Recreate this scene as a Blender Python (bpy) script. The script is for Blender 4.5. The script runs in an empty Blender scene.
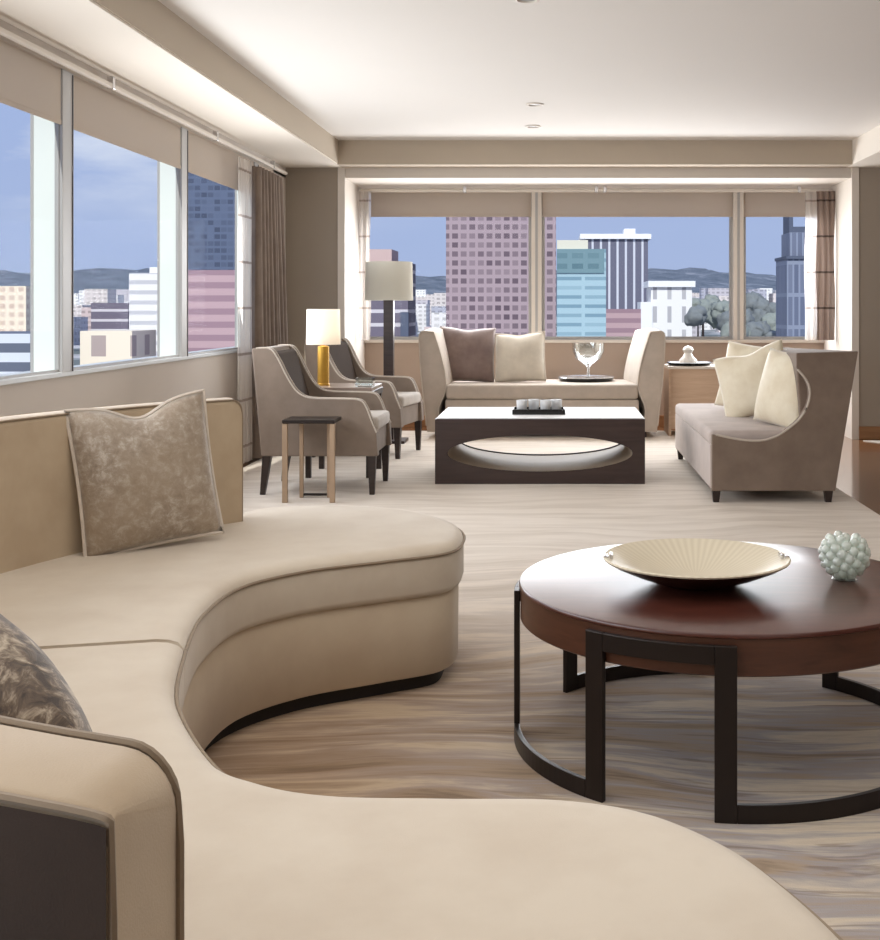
import bpy, bmesh, math, random
from mathutils import Vector, Matrix, noise
PI = math.pi
random.seed(7)
SC = bpy.context.scene
COL = SC.collection
F, VX, VY, CH = 1200.0, 555.0, 308.0, 1.15      # focal length (px), vanishing point, eye height

def lin(r, g, b):
    def f(c):
        c /= 255.0
        return c / 12.92 if c <= 0.04045 else ((c + 0.055) / 1.055) ** 2.4
    return (f(r), f(g), f(b), 1.0)

# ------------------------------------------------------------------ materials
class NT:
    def __init__(s, name):
        s.m = bpy.data.materials.new(name); s.m.use_nodes = True
        s.t = s.m.node_tree; s.t.nodes.clear()
        s.out = s.n('ShaderNodeOutputMaterial')
    def n(s, kind, **kw):
        nd = s.t.nodes.new(kind)
        for k, v in kw.items(): setattr(nd, k, v)
        return nd
    def l(s, a, b): s.t.links.new(a, b)
    def val(s, sock, v):
        if hasattr(v, 'is_output'): s.l(v, sock)
        else: sock.default_value = v
    def math(s, op, a, b=0.0, clamp=False):
        nd = s.n('ShaderNodeMath', operation=op); nd.use_clamp = clamp
        s.val(nd.inputs[0], a); s.val(nd.inputs[1], b)
        return nd.outputs[0]
    def mix(s, f, a, b):
        nd = s.n('ShaderNodeMix', data_type='RGBA')
        s.val(nd.inputs[0], f); s.val(nd.inputs[6], a); s.val(nd.inputs[7], b)
        return nd.outputs[2]
    def coord(s, which='Object', scale=(1, 1, 1), rot=(0, 0, 0)):
        tc = s.n('ShaderNodeTexCoord'); mp = s.n('ShaderNodeMapping')
        mp.inputs['Scale'].default_value = scale; mp.inputs['Rotation'].default_value = rot
        s.l(tc.outputs[which], mp.inputs[0]); return mp.outputs[0]
    def noise(s, vec, scale, detail=3, rough=0.5, dist=0.0):
        nd = s.n('ShaderNodeTexNoise')
        s.l(vec, nd.inputs['Vector']); nd.inputs['Scale'].default_value = scale
        nd.inputs['Detail'].default_value = detail; nd.inputs['Roughness'].default_value = rough
        nd.inputs['Distortion'].default_value = dist
        return nd.outputs['Fac']
    def ramp(s, fac, stops):
        nd = s.n('ShaderNodeValToRGB'); e = nd.color_ramp.elements
        while len(e) > len(stops): e.remove(e[-1])
        while len(e) < len(stops): e.new(0.5)
        for k, (p, c) in zip(e, stops): k.position = p; k.color = c
        s.l(fac, nd.inputs[0]); return nd.outputs[0]
    def bsdf(s, color, rough=0.5, bump=None, bstr=0.2, bdist=0.01, **kw):
        b = s.n('ShaderNodeBsdfPrincipled')
        s.val(b.inputs['Base Color'], color); s.val(b.inputs['Roughness'], rough)
        for k, v in kw.items(): s.val(b.inputs[k.replace('_', ' ')], v)
        if bump is not None:
            bp = s.n('ShaderNodeBump'); bp.inputs['Strength'].default_value = bstr
            bp.inputs['Distance'].default_value = bdist
            s.l(bump, bp.inputs['Height']); s.l(bp.outputs[0], b.inputs['Normal'])
        s.l(b.outputs[0], s.out.inputs[0]); return b

def fabric(name, c1, c2=None, scale=9, weave=420, rough=0.9, sheen=0.15, bstr=0.12):
    t = NT(name); v = t.coord()
    c2 = c2 or tuple(x * 0.86 for x in c1[:3]) + (1,)
    col = t.mix(t.ramp(t.noise(v, scale, 4, 0.6), [(0.35, (0, 0, 0, 1)), (0.68, (1, 1, 1, 1))]), c1, c2)
    t.bsdf(col, rough, t.noise(v, weave, 2), bstr, 0.003, Sheen_Weight=sheen)
    return t.m
def plain(name, c, rough=0.6, var=0.06, scale=6, metallic=0.0, **kw):
    t = NT(name); v = t.coord()
    c2 = tuple(x * (1 - var) for x in c[:3]) + (1,)
    t.bsdf(t.mix(t.noise(v, scale, 3), c, c2), rough, Metallic=metallic, **kw)
    return t.m
def wood(name, c1, c2, rough=0.35, stretch=(1.2, 14, 14), scale=2.5, **kw):
    t = NT(name); v = t.coord(scale=stretch)
    f = t.noise(v, scale, 6, 0.6, 0.6)
    t.bsdf(t.ramp(f, [(0.3, c1), (0.7, c2)]), rough, **kw)
    return t.m
def facade(name, wall, win, cx, cz, tx=0.35, tz=0.4, rough=0.6, jitter=0.25, side=None):
    """windows in a grid: cx, cz are bay width and floor height in metres"""
    t = NT(name); tc = t.n('ShaderNodeTexCoord'); sp = t.n('ShaderNodeSeparateXYZ')
    t.l(tc.outputs['Object'], sp.inputs[0])
    c = t.math('ADD', sp.outputs[0], sp.outputs[1])
    u = t.math('MULTIPLY', c, 1 / cx); w = t.math('MULTIPLY', sp.outputs[2], 1 / cz)
    mk = t.math('MULTIPLY', t.math('GREATER_THAN', t.math('FRACT', u), tx), t.math('GREATER_THAN', t.math('FRACT', w), tz))
    nm = t.n('ShaderNodeTexWhiteNoise', noise_dimensions='2D')
    cb = t.n('ShaderNodeCombineXYZ'); t.l(t.math('FLOOR', u), cb.inputs[0]); t.l(t.math('FLOOR', w), cb.inputs[1])
    t.l(cb.outputs[0], nm.inputs['Vector'])
    wcol = t.mix(t.math('MULTIPLY', nm.outputs['Value'], jitter * 2), win, wall)
    t.bsdf(t.mix(mk, wall, wcol), rough)
    return t.m

M = {}
M['ceiling'] = plain('ceiling_paint', lin(224, 219, 213), 0.9, 0.02, 2)
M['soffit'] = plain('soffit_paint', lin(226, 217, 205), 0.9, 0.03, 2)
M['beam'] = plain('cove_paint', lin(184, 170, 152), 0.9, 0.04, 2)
M['wall'] = plain('taupe_wall', lin(158, 146, 132), 0.85, 0.06, 3)
M['sillwall'] = plain('sill_wall_paint', lin(198, 188, 178), 0.85, 0.05, 3)
M['bay_panel'] = plain('tan_panel', lin(176, 156, 140), 0.6, 0.1, 4)
M['white_paint'] = plain('white_paint', lin(216, 207, 196), 0.6, 0.02, 3)
M['sill'] = plain('sill_stone', lin(206, 210, 212), 0.4, 0.05, 6)
M['mullion'] = plain('grey_mullion', lin(172, 170, 168), 0.5, 0.04, 5, metallic=0.2)
M['fin'] = plain('pale_fin', lin(224, 230, 226), 0.5, 0.03, 3)
M['dark_gasket'] = plain('dark_gasket', lin(84, 82, 84), 0.6)
M['baseboard'] = wood('baseboard_wood', lin(140, 98, 62), lin(166, 122, 82), 0.4)
# wood floor
t = NT('walnut_floor'); v = t.coord()
br = t.n('ShaderNodeTexBrick'); t.l(v, br.inputs['Vector'])
br.inputs['Scale'].default_value = 1.0; br.inputs['Brick Width'].default_value = 1.4; br.inputs['Row Height'].default_value = 0.13
br.inputs['Mortar Size'].default_value = 0.002
br.inputs['Color1'].default_value = lin(150, 106, 74); br.inputs['Color2'].default_value = lin(126, 86, 60); br.inputs['Mortar'].default_value = lin(70, 48, 34)
g = t.noise(t.coord(scale=(1.5, 22, 1)), 3, 5, 0.6)
t.bsdf(t.mix(t.math('MULTIPLY', g, 0.5), br.outputs['Color'], lin(96, 66, 46)), 0.16, Coat_Weight=0.3)
M['floor'] = t.m
# rug with drifting wood-grain / strata pattern
t = NT('strata_rug'); v0 = t.coord()
warp = t.n('ShaderNodeTexNoise'); t.l(v0, warp.inputs['Vector']); warp.inputs['Scale'].default_value = 0.8; warp.inputs['Detail'].default_value = 2
mx = t.n('ShaderNodeVectorMath', operation='MULTIPLY_ADD'); t.l(warp.outputs['Color'], mx.inputs[0]); mx.inputs[1].default_value = (0.1, 0.5, 0); t.l(v0, mx.inputs[2])
mp = t.n('ShaderNodeMapping'); mp.inputs['Scale'].default_value = (1.1, 9, 1); mp.inputs['Rotation'].default_value = (0, 0, 0.05); t.l(mx.outputs[0], mp.inputs[0])
n1 = t.noise(mp.outputs[0], 1.1, 8, 0.62, 0.4)
mp2 = t.n('ShaderNodeMapping'); mp2.inputs['Scale'].default_value = (1.6, 22, 1); t.l(mx.outputs[0], mp2.inputs[0])
n2 = t.noise(mp2.outputs[0], 1.3, 4, 0.6, 0.8)
near = t.ramp(n1, [(0.28, lin(126, 108, 90)), (0.40, lin(170, 150, 128)), (0.50, lin(162, 154, 152)), (0.60, lin(204, 190, 170)), (0.75, lin(166, 150, 134))])
crack = t.ramp(n2, [(0.36, (1, 1, 1, 1)), (0.43, (0, 0, 0, 1))])
near = t.mix(t.math('MULTIPLY', crack, 0.45), near, lin(104, 82, 64))
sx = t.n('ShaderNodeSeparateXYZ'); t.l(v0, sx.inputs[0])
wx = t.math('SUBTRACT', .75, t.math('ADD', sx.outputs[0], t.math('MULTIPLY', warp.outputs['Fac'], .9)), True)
near = t.mix(t.math('MULTIPLY', wx, .75), near, t.ramp(n1, [(0.28, lin(98, 74, 54)), (0.45, lin(150, 120, 90)), (0.58, lin(186, 156, 122)), (0.75, lin(140, 110, 82))]))  # shade beside the sofa put into the rug colour, browner towards -x
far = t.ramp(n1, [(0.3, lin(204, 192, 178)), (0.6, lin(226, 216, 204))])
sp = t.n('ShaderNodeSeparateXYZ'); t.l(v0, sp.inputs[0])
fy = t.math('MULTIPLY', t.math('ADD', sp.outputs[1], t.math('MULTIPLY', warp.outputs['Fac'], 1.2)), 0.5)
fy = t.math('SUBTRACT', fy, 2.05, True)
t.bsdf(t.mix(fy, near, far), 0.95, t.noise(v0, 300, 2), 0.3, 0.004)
M['rug'] = t.m
M['pale_floor_patch'] = fabric('pale_patch_fabric', lin(226, 220, 212))
# upholstery
M['cream'] = fabric('cream_velvet', lin(206, 193, 174), lin(196, 181, 161), 5, 500, 0.85, 0.25)
M['cream_back'] = fabric('cream_velvet_shaded_back', lin(186, 166, 139), lin(174, 153, 126), 5, 500, 0.85, 0.2)  # same velvet as the seat, darkened for the shaded upright faces
M['cream_base'] = fabric('cream_velvet_shaded_base', lin(204, 187, 162), lin(194, 175, 150), 5, 500, 0.85, 0.2)  # same velvet again, warmed for the shade on the lower faces
M['cream_shadow'] = fabric('shadowed_back_panel', lin(60, 46, 36), lin(50, 38, 30), 5, 500, 0.9, 0.0)  # shadow on the outer back put into a dark fabric colour
M['piping'] = fabric('cream_piping', lin(146, 128, 106))
M['toe'] = plain('black_plinth', lin(30, 24, 20), 0.7)
t = NT('mottled_velvet'); v = t.coord()
f1 = t.noise(v, 34, 8, 0.75, 0.35); f2 = t.ramp(t.noise(v, 5, 2), [(.35, (0, 0, 0, 1)), (.6, (1, 1, 1, 1))])
t.bsdf(t.mix(t.math('MULTIPLY', f2, 0.6), t.ramp(f1, [(0.34, lin(128, 112, 96)), (0.5, lin(158, 143, 126)), (0.66, lin(200, 190, 178))]), lin(160, 142, 120)), 0.6, f1, 0.25, 0.01, Sheen_Weight=0.4)
M['mottled'] = t.m
t = NT('streaked_velvet'); v = t.coord(scale=(30, 30, 9), rot=(0, 0.5, 0))
f1 = t.noise(v, 1.6, 6, 0.65, 0.8)
t.bsdf(t.ramp(f1, [(0.36, lin(58, 44, 34)), (0.5, lin(104, 86, 68)), (0.64, lin(190, 174, 152))]), 0.65, f1, 0.25, 0.01, Sheen_Weight=0.3)
M['streaked'] = t.m
M['pillow_edge'] = fabric('pale_edging', lin(214, 202, 188))
M['taupe'] = fabric('taupe_upholstery', lin(132, 117, 104), lin(120, 105, 92), 6)
M['taupe_shaded'] = fabric('shaded_taupe_upholstery', lin(64, 50, 40), None, 6, 420, 0.95, 0.0)  # shadow inside the chair back put into the cushion colour
M['chair_seat'] = fabric('pale_seat_fabric', lin(196, 187, 178))
M['taupe_piping'] = fabric('pale_taupe_piping', lin(196, 184, 170))
M['sofa_taupe'] = fabric('taupe_sofa_fabric', lin(130, 113, 99), lin(118, 101, 88), 6)
M['sofa_seat'] = fabric('pale_taupe_seat', lin(192, 178, 170), None, 6)
M['day_fabric'] = fabric('oatmeal_fabric', lin(186, 172, 158), None, 6)
M['mauve'] = fabric('brown_mauve_velvet', lin(124, 104, 96), lin(104, 84, 78), 8, 300, 0.6, 0.4)
M['oat'] = fabric('oat_linen', lin(206, 196, 180))
M['ivory'] = fabric('ivory_silk', lin(234, 224, 200), lin(220, 206, 178), 7, 260, 0.55, 0.3)
M['darkwood'] = wood('dark_wood', lin(34, 24, 21), lin(52, 38, 33), 0.4)
M['espresso'] = wood('espresso_wood', lin(50, 36, 33), lin(64, 48, 44), 0.35)
M['mahogany'] = wood('mahogany', lin(66, 32, 24), lin(86, 46, 36), 0.28, (3, 18, 18), 2.0, Coat_Weight=0.25, Coat_Roughness=0.14)
M['apron'] = wood('mahogany_edge', lin(66, 40, 29), lin(90, 56, 41), 0.3, (3, 3, 18), 2.0)
M['iron'] = plain('dark_bronze', lin(44, 36, 33), 0.38, 0.15, 12, metallic=0.5)
M['bronze'] = plain('brushed_bronze', lin(176, 152, 128), 0.42, 0.1, 12, metallic=0.45)
M['lamp_top'] = plain('lamp_table_top', lin(150, 132, 120), 0.3, 0.05, 8)
M['lining'] = plain('cream_lining', lin(164, 147, 126), 0.6)
M['sky_sheen_top'] = plain('sky_sheen_top', lin(246, 247, 248), 0.5, 0.01, 4, Specular_IOR_Level=0.2)  # sky reflection on the table put into a white base colour
M['black_lacquer'] = plain('black_lacquer', lin(16, 15, 17), 0.2)
M['silver'] = plain('silver', lin(214, 214, 216), 0.22, 0.05, 10, metallic=0.9)
M['ceramic'] = plain('white_ceramic', lin(240, 236, 230), 0.3)
M['gold'] = plain('gold_leaf', lin(206, 160, 70), 0.35, 0.2, 30, metallic=0.75)
M['lampwood'] = wood('lamp_dark_wood', lin(42, 30, 30), lin(60, 44, 42), 0.4)
M['table_tan'] = wood('tan_wood', lin(186, 156, 130), lin(204, 176, 150), 0.45)
M['chrome'] = plain('chrome', lin(220, 220, 222), 0.1, 0.02, 5, metallic=1.0)
# bowl inside: fine radial ribs
t = NT('ribbed_cream'); tc = t.n('ShaderNodeTexCoord')
gr = t.n('ShaderNodeTexGradient', gradient_type='RADIAL'); t.l(tc.outputs['Object'], gr.inputs[0])
rb = t.math('SINE', t.math('MULTIPLY', gr.outputs['Fac'], 2 * PI * 70))
rb = t.math('ADD', t.math('MULTIPLY', rb, 0.5), 0.5)
t.bsdf(t.mix(rb, lin(204, 192, 168), lin(214, 203, 180)), 0.45, rb, 0.12, 0.002)
M['bowl_in'] = t.m
M['bowl_out'] = plain('bowl_dark_lacquer', lin(46, 26, 20), 0.25)
def shade_mat(name, c, trans, emit):
    t = NT(name); d = t.n('ShaderNodeBsdfDiffuse'); d.inputs[0].default_value = c
    tr = t.n('ShaderNodeBsdfTranslucent'); tr.inputs[0].default_value = c
    m1 = t.n('ShaderNodeMixShader'); m1.inputs[0].default_value = trans
    t.l(d.outputs[0], m1.inputs[1]); t.l(tr.outputs[0], m1.inputs[2])
    if emit:
        e = t.n('ShaderNodeEmission'); e.inputs[0].default_value = lin(255, 240, 220); e.inputs[1].default_value = emit
        a = t.n('ShaderNodeAddShader'); t.l(m1.outputs[0], a.inputs[0]); t.l(e.outputs[0], a.inputs[1])
        t.l(a.outputs[0], t.out.inputs[0])
    else: t.l(m1.outputs[0], t.out.inputs[0])
    return t.m
M['shade_lit'] = shade_mat('lit_lampshade', lin(244, 236, 224), 0.4, 0.05)
M['shade_grey'] = shade_mat('linen_lampshade', lin(206, 202, 190), 0.25, 0)
M['blind'] = shade_mat('blind_cloth', lin(226, 214, 200), 0.6, 0)
# glass: panes let light straight through with a faint mirror
t = NT('window_pane'); tr = t.n('ShaderNodeBsdfTransparent'); tr.inputs[0].default_value = (0.96, 0.98, 0.98, 1)
gl = t.n('ShaderNodeBsdfGlossy'); gl.inputs['Roughness'].default_value = 0.0
ms = t.n('ShaderNodeMixShader'); ms.inputs[0].default_value = 0.002
t.l(tr.outputs[0], ms.inputs[1]); t.l(gl.outputs[0], ms.inputs[2]); t.l(ms.outputs[0], t.out.inputs[0])
M['pane'] = t.m
def glassware(name, tint, mixf=0.3, milk=0.0):
    t = NT(name); tr = t.n('ShaderNodeBsdfTransparent'); tr.inputs[0].default_value = tint
    lw = t.n('ShaderNodeLayerWeight'); lw.inputs[0].default_value = 0.22
    gl = t.n('ShaderNodeBsdfGlossy'); gl.inputs['Roughness'].default_value = 0.04
    ms = t.n('ShaderNodeMixShader'); t.l(t.math('ADD', lw.outputs['Facing'], mixf * 0.4, True), ms.inputs[0])
    t.l(tr.outputs[0], ms.inputs[1]); t.l(gl.outputs[0], ms.inputs[2])
    df = t.n('ShaderNodeBsdfDiffuse'); df.inputs[0].default_value = (.85, .89, .84, 1); m3 = t.n('ShaderNodeMixShader'); m3.inputs[0].default_value = milk
    t.l(ms.outputs[0], m3.inputs[1]); t.l(df.outputs[0], m3.inputs[2]); t.l(m3.outputs[0], t.out.inputs[0]); return t.m
M['bead_glass'] = glassware('bead_glass', (0.93, 0.97, 0.93, 1), 0.3, 0.28)
M['clear'] = glassware('clear_glass', (0.92, 0.95, 0.95, 1))
t = NT('bubble_glass'); g_ = t.n('ShaderNodeBsdfGlass'); g_.inputs['Color'].default_value = (0.98, 1, 0.98, 1); g_.inputs['IOR'].default_value = 1.35
g_.inputs['Roughness'].default_value = 0.03
d_ = t.n('ShaderNodeBsdfDiffuse'); d_.inputs[0].default_value = lin(236, 240, 232)
m_ = t.n('ShaderNodeMixShader'); m_.inputs[0].default_value = 0.1
t.l(g_.outputs[0], m_.inputs[1]); t.l(d_.outputs[0], m_.inputs[2]); t.l(m_.outputs[0], t.out.inputs[0])
M['bubble'] = t.m
# curtains: horizontal dark bands every 0.335 m
def banded(name, c, cband, trans, alpha):
    t = NT(name); tc = t.n('ShaderNodeTexCoord'); sp = t.n('ShaderNodeSeparateXYZ'); t.l(tc.outputs['Object'], sp.inputs[0])
    fr = t.math('FRACT', t.math('MULTIPLY', t.math('ADD', sp.outputs[2], -1.14), 1 / 0.335))
    band = t.math('LESS_THAN', fr, 0.055)
    col = t.mix(band, c, cband)
    d = t.n('ShaderNodeBsdfDiffuse'); t.l(col, d.inputs[0]); tl = t.n('ShaderNodeBsdfTranslucent'); t.l(col, tl.inputs[0])
    m1 = t.n('ShaderNodeMixShader'); m1.inputs[0].default_value = trans; t.l(d.outputs[0], m1.inputs[1]); t.l(tl.outputs[0], m1.inputs[2])
    tp = t.n('ShaderNodeBsdfTransparent'); m2 = t.n('ShaderNodeMixShader')
    t.l(t.math('ADD', t.math('MULTIPLY', band, 0.2), alpha, True), m2.inputs[0])
    t.l(tp.outputs[0], m2.inputs[1]); t.l(m1.outputs[0], m2.inputs[2]); t.l(m2.outputs[0], t.out.inputs[0]); return t.m
M['sheer'] = banded('sheer_voile', lin(222, 214, 206), lin(158, 146, 138), 0.55, 0.62)
M['drape'] = fabric('brown_drape', lin(128, 113, 101), lin(112, 97, 86), 5, 300)
M['drape_band'] = banded('banded_drape', lin(142, 124, 113), lin(84, 72, 66), 0.2, 0.97)

# ------------------------------------------------------------------ mesh helpers
class MB:
    def __init__(s): s.bm = bmesh.new()
    def box(s, x0, x1, y0, y1, z0, z1, bev=0.0, seg=2):
        b = bmesh.new(); bmesh.ops.create_cube(b, size=1)
        for v in b.verts:
            v.co = Vector((x0 + (v.co.x + .5) * (x1 - x0), y0 + (v.co.y + .5) * (y1 - y0), z0 + (v.co.z + .5) * (z1 - z0)))
        if bev: bmesh.ops.bevel(b, geom=b.edges[:], offset=bev, segments=seg, affect='EDGES', profile=0.5)
        s.join(b); return s
    def join(s, b):
        m = bpy.data.meshes.new('tmp'); b.to_mesh(m); b.free(); s.bm.from_mesh(m); bpy.data.meshes.remove(m)
    def hexa(s, bot, top):
        """8-corner solid: bot, top = four (x,y,z) each, same winding"""
        vs = [s.bm.verts.new(p) for p in list(bot) + list(top)]
        s.bm.faces.new(vs[3::-1]); s.bm.faces.new(vs[4:])
        for i in range(4):
            j = (i + 1) % 4; s.bm.faces.new((vs[i], vs[j], vs[4 + j], vs[4 + i]))
        return s
    def rings(s, rings, close=True, cap0=True, cap1=True):
        rv = [[s.bm.verts.new(p) for p in r] for r in rings]; n = len(rv[0])
        for a, b in zip(rv, rv[1:]):
            for i in range(n if close else n - 1):
                j = (i + 1) % n; s.bm.faces.new((a[i], a[j], b[j], b[i]))
        if cap0: s.bm.faces.new(rv[0][::-1])
        if cap1: s.bm.faces.new(rv[-1])
        return s
    def lathe(s, prof, n=48, c=(0, 0), cap0=True, cap1=True):
        return s.rings([[(c[0] + r * math.cos(2 * PI * i / n), c[1] + r * math.sin(2 * PI * i / n), z) for i in range(n)] for r, z in prof], True, cap0, cap1)
    def tube(s, pts, r, n=8, closed=False):
        P = [Vector(p) for p in pts]; N = len(P); rings = []
        for i in range(N):
            a = P[(i - 1) % N] if closed or i else P[0]; b = P[(i + 1) % N] if closed or i < N - 1 else P[-1]
            d = (b - a)
            if d.length < 1e-9: d = Vector((0, 0, 1))
            d.normalize(); up = Vector((0, 0, 1)) if abs(d.z) < 0.9 else Vector((1, 0, 0))
            u = d.cross(up).normalized(); w = u.cross(d).normalized()
            rings.append([P[i] + (u * math.cos(2 * PI * k / n) + w * math.sin(2 * PI * k / n)) * r for k in range(n)])
        if closed: rings.append(rings[0]); return s.rings(rings, True, False, False)
        return s.rings(rings)
    def sphere(s, c, r, sub=2, sc=(1, 1, 1)):
        bmesh.ops.create_icosphere(s.bm, subdivisions=sub, radius=1, matrix=Matrix.Translation(c) @ Matrix.Diagonal((r * sc[0], r * sc[1], r * sc[2], 1)))
        return s
    def prism(s, poly, axis, a, b):
        """poly of 2-D points swept along an axis: 'y' -> (x,z), 'x' -> (y,z), 'z' -> (x,y)"""
        f = {'y': lambda p, t: (p[0], t, p[1]), 'x': lambda p, t: (t, p[0], p[1]), 'z': lambda p, t: (p[0], p[1], t)}[axis]
        return s.rings([[f(p, a) for p in poly], [f(p, b) for p in poly]])
    def build(s, name, mat, parent=None, smooth=False, bevel=0.0, ang=40, loc=None):
        bm = s.bm
        if bevel:
            bmesh.ops.remove_doubles(bm, verts=bm.verts[:], dist=1e-6)
            es = [e for e in bm.edges if len(e.link_faces) == 2 and e.calc_face_angle(0) > math.radians(35)]
            bmesh.ops.bevel(bm, geom=es, offset=bevel, segments=2, affect='EDGES', profile=0.5, clamp_overlap=True)
        bmesh.ops.recalc_face_normals(bm, faces=bm.faces[:])
        me = bpy.data.meshes.new(name); bm.to_mesh(me); bm.free()
        if smooth:
            for p in me.polygons: p.use_smooth = True
            try: me.set_sharp_from_angle(angle=math.radians(ang))
            except Exception: pass
        o = bpy.data.objects.new(name, me); COL.objects.link(o)
        me.materials.append(M[mat] if isinstance(mat, str) else mat)
        if parent: o.parent = parent
        if loc: o.location = loc
        return o

def empty(name, loc=(0, 0, 0), rz=0.0, rx=0.0):
    o = bpy.data.objects.new(name, None); COL.objects.link(o); o.empty_display_size = 0.1
    o.location = loc; o.rotation_euler = (rx, 0, rz); return o
def tag(o, label, cat, group=None, kind=None):
    o['label'] = label; o['category'] = cat
    if group: o['group'] = group
    if kind: o['kind'] = kind
    return o
def struct(o): o['kind'] = 'structure'; return o
def dup(root):
    r = root.copy(); COL.objects.link(r)
    for ch in list(root.children):
        c = ch.copy(); COL.objects.link(c); c.parent = r
        for g in list(ch.children):
            d = g.copy(); COL.objects.link(d); d.parent = c
    return r
def smooth_path(pts, per=8, closed=False):
    n = len(pts); out = []
    for i in range(n if closed else n - 1):
        g = lambda k: pts[k % n] if closed else pts[min(max(k, 0), n - 1)]
        p0, p1, p2, p3 = g(i - 1), g(i), g(i + 1), g(i + 2)
        for k in range(per):
            t_ = k / per
            out.append(tuple(0.5 * (2 * b + (c - a) * t_ + (2 * a - 5 * b + 4 * c - d) * t_ ** 2 + (3 * b - a - 3 * c + d) * t_ ** 3) for a, b, c, d in zip(p0, p1, p2, p3)))
    if not closed: out.append(tuple(pts[-1]))
    return out
def offset_open(path, d, side):
    """shift an open path sideways by d (side = +1 left, -1 right)"""
    n = len(path); out = []
    for i in range(n):
        a, b = Vector(path[max(i - 1, 0)]), Vector(path[min(i + 1, n - 1)])
        e = (b - a).normalized(); out.append((path[i][0] - e.y * d * side, path[i][1] + e.x * d * side))
    return out

# ------------------------------------------------------------------ the room
XW, YB, YW, XR = -2.38, 10.6, 11.7, 6.0     # window wall, jog wall, bay window plane, right side of the room
BX0, BX1 = -1.855, 2.62                     # bay jambs
HC, HS, HB, SILL = 2.60, 2.39, 2.30, 0.84
Y0 = -4.0
fl = MB().box(-3.0, XR, Y0, YW + .2, -0.25, -0.008).build('floor', 'floor'); struct(fl)
struct(MB().box(-1.88, 2.57, Y0, 10.37, HC, HC + .1).build('ceiling', 'ceiling'))
struct(MB().box(-2.46, -1.88, Y0, YW + .3, HS, HC + .25).build('soffit_left', 'soffit'))
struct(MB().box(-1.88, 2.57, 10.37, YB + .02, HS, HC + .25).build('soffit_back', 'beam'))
struct(MB().box(2.57, XR, Y0, YB + .02, HS, HC + .25).build('soffit_right', 'soffit'))
struct(MB().box(BX0 - .05, BX1 + .05, YB + .02, YW + .25, HB, HC + .25).build('ceiling_bay', 'white_paint'))
# cove faces of the soffits take a darker tone
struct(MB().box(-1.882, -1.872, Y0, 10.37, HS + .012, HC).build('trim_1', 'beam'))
# walls
def wall_with_holes():
    m = MB()
    m.box(XW - .2, XW, Y0, YB + .3, 0 - .2, SILL)                  # below the sill
    m.box(XW - .07, XW, Y0, YB + .3, 2.30, HS + .02)                # above the head
    m.box(XW - .2, XW, 10.15, YB + .3, SILL, 2.32)                 # end pier
    m.box(XW - .2, XW, Y0, -3.4, SILL, 2.32)
    return m.build('wall_left', 'sillwall')
struct(wall_with_holes())
struct(MB().box(XW - .3, BX0 - .06, YB, YW + .3, -.2, HS + .02).build('wall_back_left', 'wall'))
struct(MB().box(BX1 + .06, XR, YB, YW + .3, -.2, HS + .02).build('wall_back_right', 'wall'))
struct(MB().box(BX0 - .062, BX0, YB - .012, YW + .2, -.2, HS).build('trim_2', 'white_paint'))
struct(MB().box(BX1, BX1 + .062, YB - .012, YW + .2, -.2, HS).build('trim_3', 'white_paint'))
struct(MB().box(BX0, BX1, YW, YW + .25, -.2, SILL - .03).build('wall_back', 'bay_panel'))
struct(MB().box(XR, XR + .1, Y0, YW, -.2, HC).build('wall_right', 'wall'))
struct(MB().box(XW - .3, XR + .1, Y0 - .1, Y0, -.2, HC).build('wall_front', 'wall'))
struct(MB().box(BX1 + .062, XR, YB - .02, YB, -.008, .105, .004).build('baseboard_right', 'baseboard'))
struct(MB().box(BX0, BX1, YW - .02, YW, -.008, .105, .004).build('baseboard_back', 'baseboard'))
struct(MB().box(XW, BX0 - .062, YB - .02, YB, -.008, .105, .004).build('baseboard_left', 'baseboard'))
struct(MB().box(BX0, BX1, YW - .03, YW + .2, SILL - .03, SILL, .004).build('sill_back', 'white_paint'))
struct(MB().box(XW - .20, XW + .015, -3.4, 10.15, SILL - .022, SILL + .002, .004).build('sill_left', 'sill'))

# left windows: deep mullions, pane set at the outer edge
mull = [-1.53, .31, 2.15, 3.99, 5.83, 7.67, 9.51]
edges = [-3.4] + mull + [10.15]
for i in range(len(edges) - 1):
    ya, yb = edges[i] + (.065 if i else 0), edges[i + 1] - (.065 if i < len(edges) - 2 else 0)
    f = MB()
    f.box(XW - .022, XW - .002, ya, ya + .005, SILL, 2.30); f.box(XW - .022, XW - .002, yb - .005, yb, SILL, 2.30)
    f.box(XW - .022, XW - .002, ya + .005, yb - .005, SILL, SILL + .014); f.box(XW - .022, XW - .002, ya + .005, yb - .005, 2.285, 2.30)
    fr = struct(f.build('window_%d' % (i + 1), 'mullion'))
    MB().box(XW - .014, XW - .010, ya + .005, yb - .005, SILL + .014, 2.285).build('window_glass', 'pane', fr)
for i, y in enumerate(mull):
    o = struct(MB().box(XW - .125, XW - .002, y - .065, y + .065, SILL, 2.30).build('window_mullion_%d' % (i + 1), 'fin'))
    MB().box(XW - .140, XW - .125, y - .067, y + .067, SILL, 2.30).build('fin_edge', 'mullion', o)
    MB().box(XW - .002, XW + .016, y - .066, y + .066, SILL, 2.30, .003).build('mullion_cover', 'mullion', o)
    MB().box(XW + .016, XW + .020, y + .045, y + .052, SILL, 2.29).build('mullion_gasket', 'dark_gasket', o)
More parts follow.
